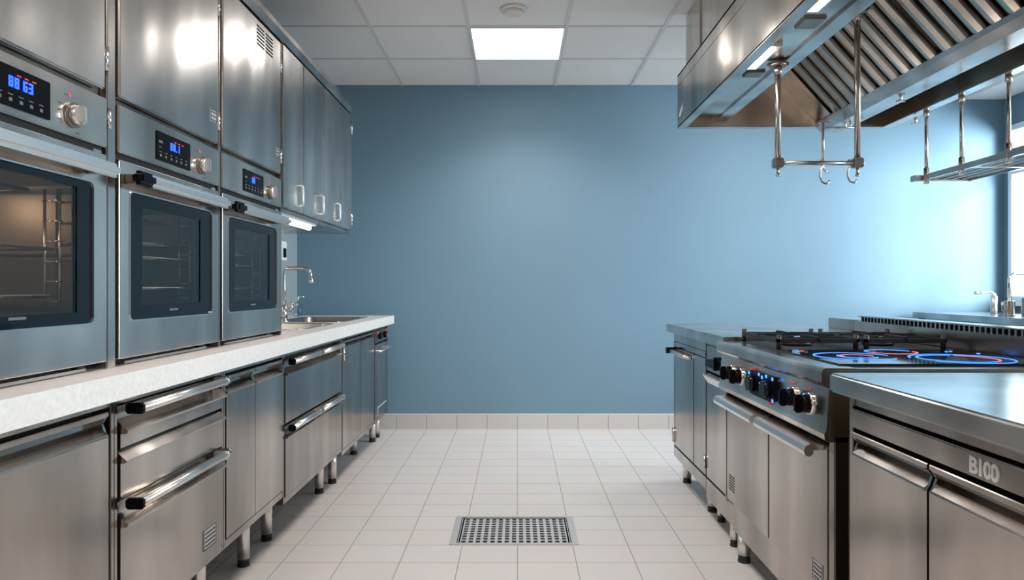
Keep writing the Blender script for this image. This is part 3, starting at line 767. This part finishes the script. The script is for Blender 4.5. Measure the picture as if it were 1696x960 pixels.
# burners and pan supports
for (cx, cy) in ((1.06, 2.63), (1.37, 2.63)):
    g0, g1, h0, h1 = cx - .145, cx + .145, 2.435, 2.822
    m = MB(); z = .925
    m.lathe([(0, 0), (.05, 0), (.055, .006), (.050, .014), (.030, .020), (0, .021)], (cx, cy, .886)); br = m.build('burner', M['iron'], t)
    m = MB()
    for a in ((g0, g1, h0, h0 + .014), (g0, g1, h1 - .014, h1), (g0, g0 + .014, h0, h1), (g1 - .014, g1, h0, h1)): m.box(*a, z - .016, z, .003)
    m.box(cx - .006, cx + .006, h0, cy - .05, z - .012, z + .006, .002); m.box(cx - .006, cx + .006, cy + .05, h1, z - .012, z + .006, .002)
    m.box(g0, cx - .045, cy - .006, cy + .006, z - .012, z + .006, .002); m.box(cx + .045, g1, cy - .006, cy + .006, z - .012, z + .006, .002)
    for sx in (-1, 1):
        for sy in (-1, 1):
            m.prism([(cx + sx * .14, z - .002), (cx + sx * .05, z + .004), (cx + sx * .05, z - .010), (cx + sx * .14, z - .014)], cy + sy * .10 - .005, cy + sy * .10 + .005)
            m.cyl((cx + sx * .136, cy + sy * .185, .886), (cx + sx * .136, cy + sy * .185, z + .012), .009, seg=10)
    m.build('pan_support', M['iron'], t)

# vent rail along the back of the range
t = thing('vent_rail', 'long raised steel vent rail with slotted top behind the range', 'vent rail', (1.64, 2.5, .88))
m = MB()
for (a, b, z) in ((1.88, 2.864, .8825), (2.864, 3.19, .9005)):
    m.box(1.556, 1.566, a, b, z, .952); m.box(1.655, 1.665, a, b, z, .972)
m.box(1.566, 1.655, 1.88, 1.89, .8825, .950); m.box(1.566, 1.655, 3.18, 3.19, .9005, .950)
m.box(1.566, 1.578, 1.89, 3.18, .944, .952); m.box(1.648, 1.655, 1.89, 3.18, .964, .972)
m.build('rail_body', M['steel_smooth'], t)
m = MB(); m.box(1.566, 1.655, 1.89, 3.18, .9008, .904); m.build('dark_inside', M['gap'], t)
MB().box(1.590, 1.594, 1.89, 3.18, .905, .971).build('dark_backing', M['gap'], t)
MB().box(1.572, 1.655, 1.882, 3.188, .971, .976, .001).build('top_strip', M['steel_smooth'], t)
m = MB()
for k in range(46): y = 1.90 + k * .028; m.box(1.574, 1.592, y, y + .009, .950, .9715)
m.build('slats', M['steel_smooth'], t)
tag(MB().box(1.60, 1.64, 3.195, 3.56, .9003, .952, .003).build('splash_rail', M['steel_smooth']), 'short plain steel rail continuing past the slotted vent rail', 'rail')

# ---- refrigerated counter nearest right
CX = .832; cy0, cy1 = .72, 1.745
t = thing('refrigerated_counter', 'steel undercounter fridge with two scooped doors and a raised B100 badge', 'fridge', (CX + .35, 1.23, 0))
m = MB(CX, -1); m.box(-.05, -.75, cy0, cy1, .10, .838); m.box(-.05, -.006, cy1 - .018, cy1, .10, .838, .002); m.box(-.05, -.006, cy0, cy0 + .018, .10, .838, .002)
m.box(-.05, -.006, cy0 + .018, cy1 - .018, .10, .15, .002); m.box(-.05, -.012, cy0 + .018, cy1 - .018, .808, .838, .002)
m.build('body', M['steel'], t)
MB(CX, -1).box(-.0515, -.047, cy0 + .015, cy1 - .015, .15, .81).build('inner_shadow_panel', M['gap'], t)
st = MB(CX, -1).box(-.045, .002, cy0 + .018, cy1 - .018, .757, .803, .003).build('fascia', M['steel'], t)
cu = bpy.data.curves.new('badge', 'FONT'); cu.body = 'B100'; cu.size = .042; cu.extrude = .0012; cu.offset = .0011; cu.align_x = 'CENTER'; cu.space_character = .88
to = bpy.data.objects.new('badge', cu); C.objects.link(to); bpy.context.view_layer.update()
me = bpy.data.meshes.new_from_object(to.evaluated_get(bpy.context.evaluated_depsgraph_get())); bpy.data.objects.remove(to)
me.transform(Matrix.Rotation(-PI / 2, 4, 'Z') @ Matrix.Rotation(PI / 2, 4, 'X'))
me.transform(Matrix.Translation(Vector((CX - .0032, 1.229, .7655)) - ORG[t]))
me.materials.clear(); me.materials.append(M['badge'])
bo = bpy.data.objects.new('badge_lettering', me); C.objects.link(bo); bo.parent = st
scoop_door(t, CX, -1, 1.405, 1.722, .155, .745, .690); scoop_door(t, CX, -1, 1.070, 1.397, .155, .745, .690); scoop_door(t, CX, -1, .742, 1.062, .155, .745, .690)
for x, y in ((.92, .82), (.92, 1.64), (1.5, .82), (1.5, 1.64)): leg(t, x, y, .102, .021)
tag(MB().box(.795, 1.66, .70, 1.765, .838, .886, .006, 3).build('island_worktop', M['steel_top']), 'nearest steel worktop slab, on top of the fridge with the B100 badge', 'worktop')
tag(MB().box(.885, 1.62, 1.775, 1.80, .0, .86, .002).build('filler_panel', M['brass']), 'thin brassy filler panel standing in the gap between the fridge and the range', 'panel')

# ---- extractor hood
hx0, hx1, hy0, hy1, hz0, hz1 = .94, 2.18, 1.25, 4.06, 2.04, 2.285
t = thing('extractor_hood', 'large steel extractor hood with baffle filters above the range', 'extractor hood', (1.56, 2.65, hz0))
m = MB(); e = .012
m.box(hx0, hx0 + e, hy0, hy1, hz0, hz1, .003); m.box(hx1 - e, hx1, hy0, hy1, hz0, hz1, .003)
m.box(hx0 + e, hx1 - e, hy1 - e, hy1, hz0, hz1 + .06); m.box(hx0 + e, hx1 - e, hy0, hy0 + e, hz0, hz1 + .06)
m.box(hx0, hx1, hy0, hy1, hz1 + .055, hz1 + .065)
m.box(hx0, hx0 + .01, hy0, hy1, hz1, hz1 + .065)
m.build('canopy', M['steel_hood'], t)
m = MB(); m.box(hx0, hx0 + .045, hy0, hy1, hz0 - .002, hz0 + .012, .002); m.box(hx1 - .06, hx1, hy0, hy1, hz0 - .002, hz0 + .012, .002)
m.box(hx0 + .045, hx1 - .06, hy1 - .05, hy1, hz0 - .002, hz0 + .012, .002); m.box(hx0 + .045, hx1 - .06, hy0, hy0 + .05, hz0 - .002, hz0 + .012, .002)
m.build('bottom_rim', M['steel_smooth'], t)
MB().box(hx0 + .052, 1.165, hy0 + .012, hy1 - .012, 2.085, 2.095).build('lamp_shelf', M['steel_hood'], t)
MB().prism([(1.150, 2.075), (1.215, 2.075), (1.225, 2.14), (1.53, 2.335), (1.52, 2.345), (1.205, 2.15), (1.15, 2.10)], hy0 + .012, hy1 - .012).build('upper_rail', M['steel_smooth'], t)
# filters (slope from X1.53,z2.33 down to X1.75,z2.065)
fa, fb = Vector((1.50, 0, 2.335)), Vector((1.748, 0, 2.062)); dirv = (fb - fa).normalized(); nrm = Vector((-dirv.z, 0, dirv.x)); nrm = -nrm if nrm.x > 0 else nrm
y = 3.84; k = 0
while y - .49 > hy0:
    y1_, y0_ = y, y - .484
    m = MB()
    def slab(p, q, a, b, n0, n1):
        P = [p + nrm * n0, q + nrm * n0, q + nrm * n1, p + nrm * n1]
        m.prism([(v.x, v.z) for v in P], a, b)
    slab(fa, fb, y0_, y1_, -.030, -.026)
    slab(fa, fa + dirv * .012, y0_, y1_, -.026, .004); slab(fb - dirv * .012, fb, y0_, y1_, -.026, .004)
    for j in range(5):
        a = y0_ + .006 + j * .0955
        # curved channel of the baffle
        prof = [(0, -.010), (.004, .004), (.030, .010), (.056, .004), (.060, -.010)]
        A = [m.bm.verts.new(Vector((fa + dirv * .012 + nrm * h).to_tuple()) + Vector((0, a + u, 0))) for u, h in prof]
        B = [m.bm.verts.new(Vector((fb - dirv * .012 + nrm * h).to_tuple()) + Vector((0, a + u, 0))) for u, h in prof]
        for q in range(4): m.bm.faces.new((A[q], B[q], B[q + 1], A[q + 1]))
        m.bm.faces.new(A); m.bm.faces.new(B[::-1])
        slab(fa, fb, a + .070, a + .073, -.026, -.006)
    m.build('baffle_filter', M['steel_hood'], t); y -= .49; k += 1
# flat closing panel between the filters and the far end
m = MB(); m.prism([(1.50, 2.335), (1.748, 2.062), (1.758, 2.068), (1.51, 2.345)], 3.842, hy1 - .012); m.build('closing_panel', M['steel_hood'], t)
# gutter and opposite side
m = MB(); m.prism([(1.735, 2.066), (1.760, 2.066), (1.768, 2.035), (1.795, 2.028), (1.87, 2.028), (1.875, 2.045), (1.88, 2.07), (1.89, 2.07), (1.885, 2.015), (1.775, 2.015), (1.742, 2.045)], hy0 + .012, hy1 - .012); m.build('gutter', M['steel_smooth'], t)
m = MB(); m.prism([(1.89, 2.068), (2.128, 2.345), (2.118, 2.350), (1.88, 2.075)], hy0 + .012, hy1 - .012); m.build('outer_filter_panel', M['steel_dark'], t)
# lamps in the hood
for (a, b) in ((2.80, 3.04), (2.23, 2.41), (1.5, 1.76)):
    f = MB().box(.995, 1.065, a - .03, b + .03, 2.072, 2.087, .003).build('lamp_frame', M['handle'], t)
    MB().box(1.003, 1.048, a, b, 2.064, 2.073, .004).build('lamp_lens', M['hoodlamp'], f)
for (a, b) in ((2.50, 2.60), (3.12, 3.20), (2.02, 2.12)): MB().box(1.04, 1.12, a, b, 2.076, 2.087, .002).build('cover_plate', M['steel_dark'], t)
# duct casing up to the ceiling
m = MB(); m.box(.986, 2.13, hy0 + .1, 4.045, hz1 + .064, H - .006)
dc = m.build('duct_casing', M['steel_hood'], t)
m = MB()
for yy in (3.72, 3.13, 2.5): m.box(.980, .987, yy - .008, yy + .008, hz1 + .066, H - .008)
m.build('casing_seam', M['steel_smooth'], dc)
m = MB(); m.poly([(hx0 - .0006, 4.02, 2.10), (hx0 - .0006, 3.99, 2.095), (hx0 - .0006, 3.935, 2.125), (hx0 - .0006, 3.93, 2.16), (hx0 - .0006, 3.965, 2.142), (hx0 - .0006, 4.0, 2.128)], (.0010, 0, 0)); m.build('maker_mark', M['badge'], t)
m = MB()
for x, y in ((1.83, 3.86), (1.83, 3.3), (2.16, 3.75)): m.cyl((x, y, 1.995), (x, y, 2.03), .008).box(x - .02, x + .02, y - .005, y + .005, 1.992, 2.0)
m.build('drip_fitting', M['chrome'], t)

# ---- pot rack under the hood
t = thing('pot_rack', 'steel hanging bar with two uprights below the extractor hood', 'pot rack', (1.30, 3.0, 2.05))
P1, P2, zr = (1.13, 3.0), (1.475, 3.0), 1.645
for (x, y), ztop in ((P1, 2.075), (P2, 2.31)):
    u = MB().cyl((x, y, zr), (x, y, ztop), .0125).cyl((x, y, ztop - .05), (x, y, ztop - .01), .017).build('upright', M['rod'], t)
    MB().cyl((x, y, ztop - .012), (x, y, ztop), .036).box(x - .045, x + .045, y - .012, y + .012, ztop - .008, ztop + .004, .003).build('mounting_flange', M['steel_dark'], u)
    m = MB().box(x - .021, x + .021, y - .021, y + .021, zr - .022, zr + .022, .005).cyl((x, y, zr - .05), (x, y, zr - .02), .006).cyl((x, y, zr - .058), (x, y, zr - .048), .009); m.build('clamp', M['rod'], u)
MB().cyl((1.11, 3.0, zr), (1.50, 3.0, zr), .0095).build('cross_bar', M['rod'], t)
def hook(x, y, z, lab, flip=1, sc=1.):
    m = MB(); pts = [(x, y, z + .014), (x + .012 * flip, y, z + .010), (x + .012 * flip, y, z - .010), (x, y, z - .025 * sc), (x - .002 * flip, y, z - .055 * sc), (x + .006 * flip, y, z - .078 * sc), (x + .024 * flip, y, z - .086 * sc), (x + .040 * flip, y, z - .074 * sc)]
    m.tube(pts, .0045, 8)
    tag(m.build('pot_hook', M['rod']), lab, 'hook', 'hooks on the hanging bar')
hook(1.435, 3.0, zr, 'curved steel hook hanging at the right-hand end of the hood bar')
hook(1.315, 3.0, zr, 'bent steel hook hanging from the middle of the hood bar', 1, 1.05)
t = thing('hanging_rod', 'thin steel rod with a hook hanging from the far end of the hood', 'rod', (1.68, 3.80, 2.03))
MB().cyl((1.68, 3.80, 1.80), (1.68, 3.80, 2.02), .007).box(1.65, 1.71, 3.785, 3.815, 2.010, 2.018, .002).build('rod', M['rod'], t)
MB().tube([(1.68, 3.80, 1.805), (1.68, 3.80, 1.77), (1.69, 3.80, 1.745), (1.71, 3.80, 1.74)], .005, 8).build('rod_hook', M['rod'], t)
m = MB().cyl((1.695, 3.8, 1.985), (1.90, 3.8, 1.985), .006).cyl((1.83, 3.8, 1.985), (1.83, 3.8, 2.018), .005)
tag(m.build('drip_rod', M['rod']), 'thin horizontal steel rod fixed under the gutter at the far end of the hood', 'rod')

# ---- hanging shelf on the window side
t = thing('hanging_shelf', 'slatted steel shelf hung on rods from the window side of the hood', 'hanging shelf', (2.30, 3.0, 2.04))
sx0, sx1, sy0, sy1, sz = 2.168, 2.43, 2.2, 3.72, 1.69
m = MB(); m.box(sx0 - .012, sx0 + .012, sy0, sy1, sz - .012, sz + .016, .003); m.box(sx1 - .012, sx1 + .012, sy0, sy1, sz - .012, sz + .016, .003)
m.box(sx0 - .03, sx1 + .012, sy1 - .02, sy1, sz - .012, sz + .012, .003); m.box(sx0 - .012, sx1 + .012, sy0, sy0 + .02, sz - .012, sz + .012, .003)
m.build('frame', M['steel_smooth'], t)
m = MB()
for k in range(4): x = sx0 + .05 + k * .052; m.cyl((x, sy0 + .01, sz), (x, sy1 - .01, sz), .007)
for yy in (2.5, 2.9, 3.3): m.box(sx0, sx1, yy - .012, yy + .012, sz - .011, sz - .004)
m.build('slats', M['steel_smooth'], t)
for yy in (3.665, 3.375, 3.05, 2.6):
    for x in (sx0,):
        MB().cyl((x, yy, sz), (x, yy, 2.039), .0085).cyl((x, yy, sz - .035), (x, yy, sz + .05), .013).cyl((x, yy, 2.01), (x, yy, 2.037), .014).build('hanging_rod', M['rod'], t)
MB().box(sx0 - .05, sx0 - .014, 3.68, 3.73, sz - .016, sz + .016, .003).build('end_clamp', M['steel_smooth'], t)
MB().box(2.10 + .09, 2.32, 2.98, 3.16, sz + .012, sz + .032, .003).build('tray_plate', M['steel_smooth'], t)
# ---- sink table by the window
t = thing('prep_table', 'steel sink table standing in the corner below the window', 'table', (3.42, 4.62, 0))
tx0, tx1, ty0, ty1, tz = 3.06, 3.75, 3.95, 5.36, .92
MB().box(tx0, tx1, ty0, ty1, tz - .042, tz, .004).build('table_top', M['steel_top'], t)
for x, y in ((tx0 + .04, ty0 + .05), (tx0 + .04, 4.62), (tx0 + .04, ty1 - .06), (tx1 - .05, ty0 + .05), (tx1 - .05, ty1 - .06)): leg(t, x, y, tz - .04, .02)
MB().box(tx0 + .02, tx0 + .032, ty0 + .02, 4.60, .50, tz - .042, .003).build('side_panel', M['steel'], t)
MB().box(tx0 + .03, tx1 - .03, ty0 + .06, ty1 - .06, .30, .33, .004).build('lower_shelf', M['steel'], t)
gx, gy = 3.535, 4.97
t = thing('kitchen_faucet', 'chrome square-neck faucet on the sink table by the window', 'faucet', (gx, gy, tz))
R = .05; pts = [(gx, gy, tz), (gx, gy, tz + .24)] + [(gx + R - R * math.cos(a), gy, tz + .24 + R * math.sin(a)) for a in [PI / 2 * i / 6 for i in range(1, 7)]] + [(gx + .16, gy, tz + .29), (gx + .185, gy, tz + .28), (gx + .19, gy, tz + .24)]
MB().tube(pts, .012, 12).build('spout', M['chrome'], t)
MB().cyl((gx, gy, tz), (gx, gy, tz + .05), .022).build('base', M['chrome'], t)
t = thing('lever_tap', 'small lever tap left of the square-neck faucet on the sink table', 'tap', (3.44, 4.99, tz))
m = MB().cyl((3.44, 4.99, tz), (3.44, 4.99, tz + .13), .022).cyl((3.44, 4.99, tz + .12), (3.44, 4.99, tz + .145), .014); m.build('tap_body', M['handle'], t)
MB().tube([(3.45, 4.99, tz + .14), (3.41, 4.99, tz + .16), (3.36, 4.99, tz + .155), (3.31, 4.99, tz + .15)], .008, 8).cyl((3.30, 4.99, tz + .15), (3.325, 4.99, tz + .15), .012).build('lever', M['handle'], t)
def pot(name, lab, cat, x, y, r, h, handle=False):
    t = thing(name, lab, cat, (x, y, tz))
    MB().lathe([(0, 0), (r * .92, 0), (r, .008), (r, h), (r * 1.05, h + .003), (r * .97, h + .002), (r * .96, .01), (0, .008)], (x, y, tz + .0005)).build('pot_body' if handle else 'cup_body', M['steel_smooth'], t)
    if handle: MB().tube([(x + r, y, tz + h * .9), (x + r + .05, y, tz + h + .02), (x + r + .12, y, tz + h + .03)], .009, 8).build('handle', M['black'], t)
    else: MB().tube([(x - r, y, tz + h * .85), (x - r - .02, y, tz + h * .75), (x - r - .02, y, tz + h * .35), (x - r, y, tz + h * .2)], .003, 8).build('handle', M['handle'], t)
pot('steel_cup', 'small steel cup on the sink table just left of the pot', 'cup', 3.36, 4.72, .032, .095)
pot('steel_pot', 'steel pot with a dark handle on the sink table by the window', 'pot', 3.42, 4.60, .055, .115, True)

# ================================================================== LIGHTS, WORLD, CAMERA
WP = (430, 420, 60)
for i, (a, b) in enumerate(wins):
    area('window_daylight', (XR + 1.5, (a + b) / 2 - (1.1 if i < 2 else 0), 2.0), (0, PI / 2 - .05, -.5 if i < 2 else 0), 1.8, 2.2, WP[i], (.80, .94, 1.))
w = bpy.data.worlds.new('World'); bpy.context.scene.world = w; w.use_nodes = True
bg = w.node_tree.nodes['Background']; bg.inputs['Color'].default_value = (.82, .93, 1., 1); bg.inputs['Strength'].default_value = 1.0

sc = bpy.context.scene
cam = bpy.data.cameras.new('camera'); co = bpy.data.objects.new('camera', cam); C.objects.link(co)
co.location = (0, 0, 1.10); co.rotation_euler = (PI / 2, 0, 0)
cam.sensor_width = 36; cam.lens = 1145 / 1696 * 36; cam.shift_x = -9 / 1696; cam.shift_y = -2 / 1696; cam.clip_start = .02
sc.camera = co
sc.view_settings.view_transform = 'Standard'; sc.view_settings.look = 'None'; sc.view_settings.gamma = 1; sc.view_settings.exposure = 0
sc.view_settings.use_curve_mapping = False
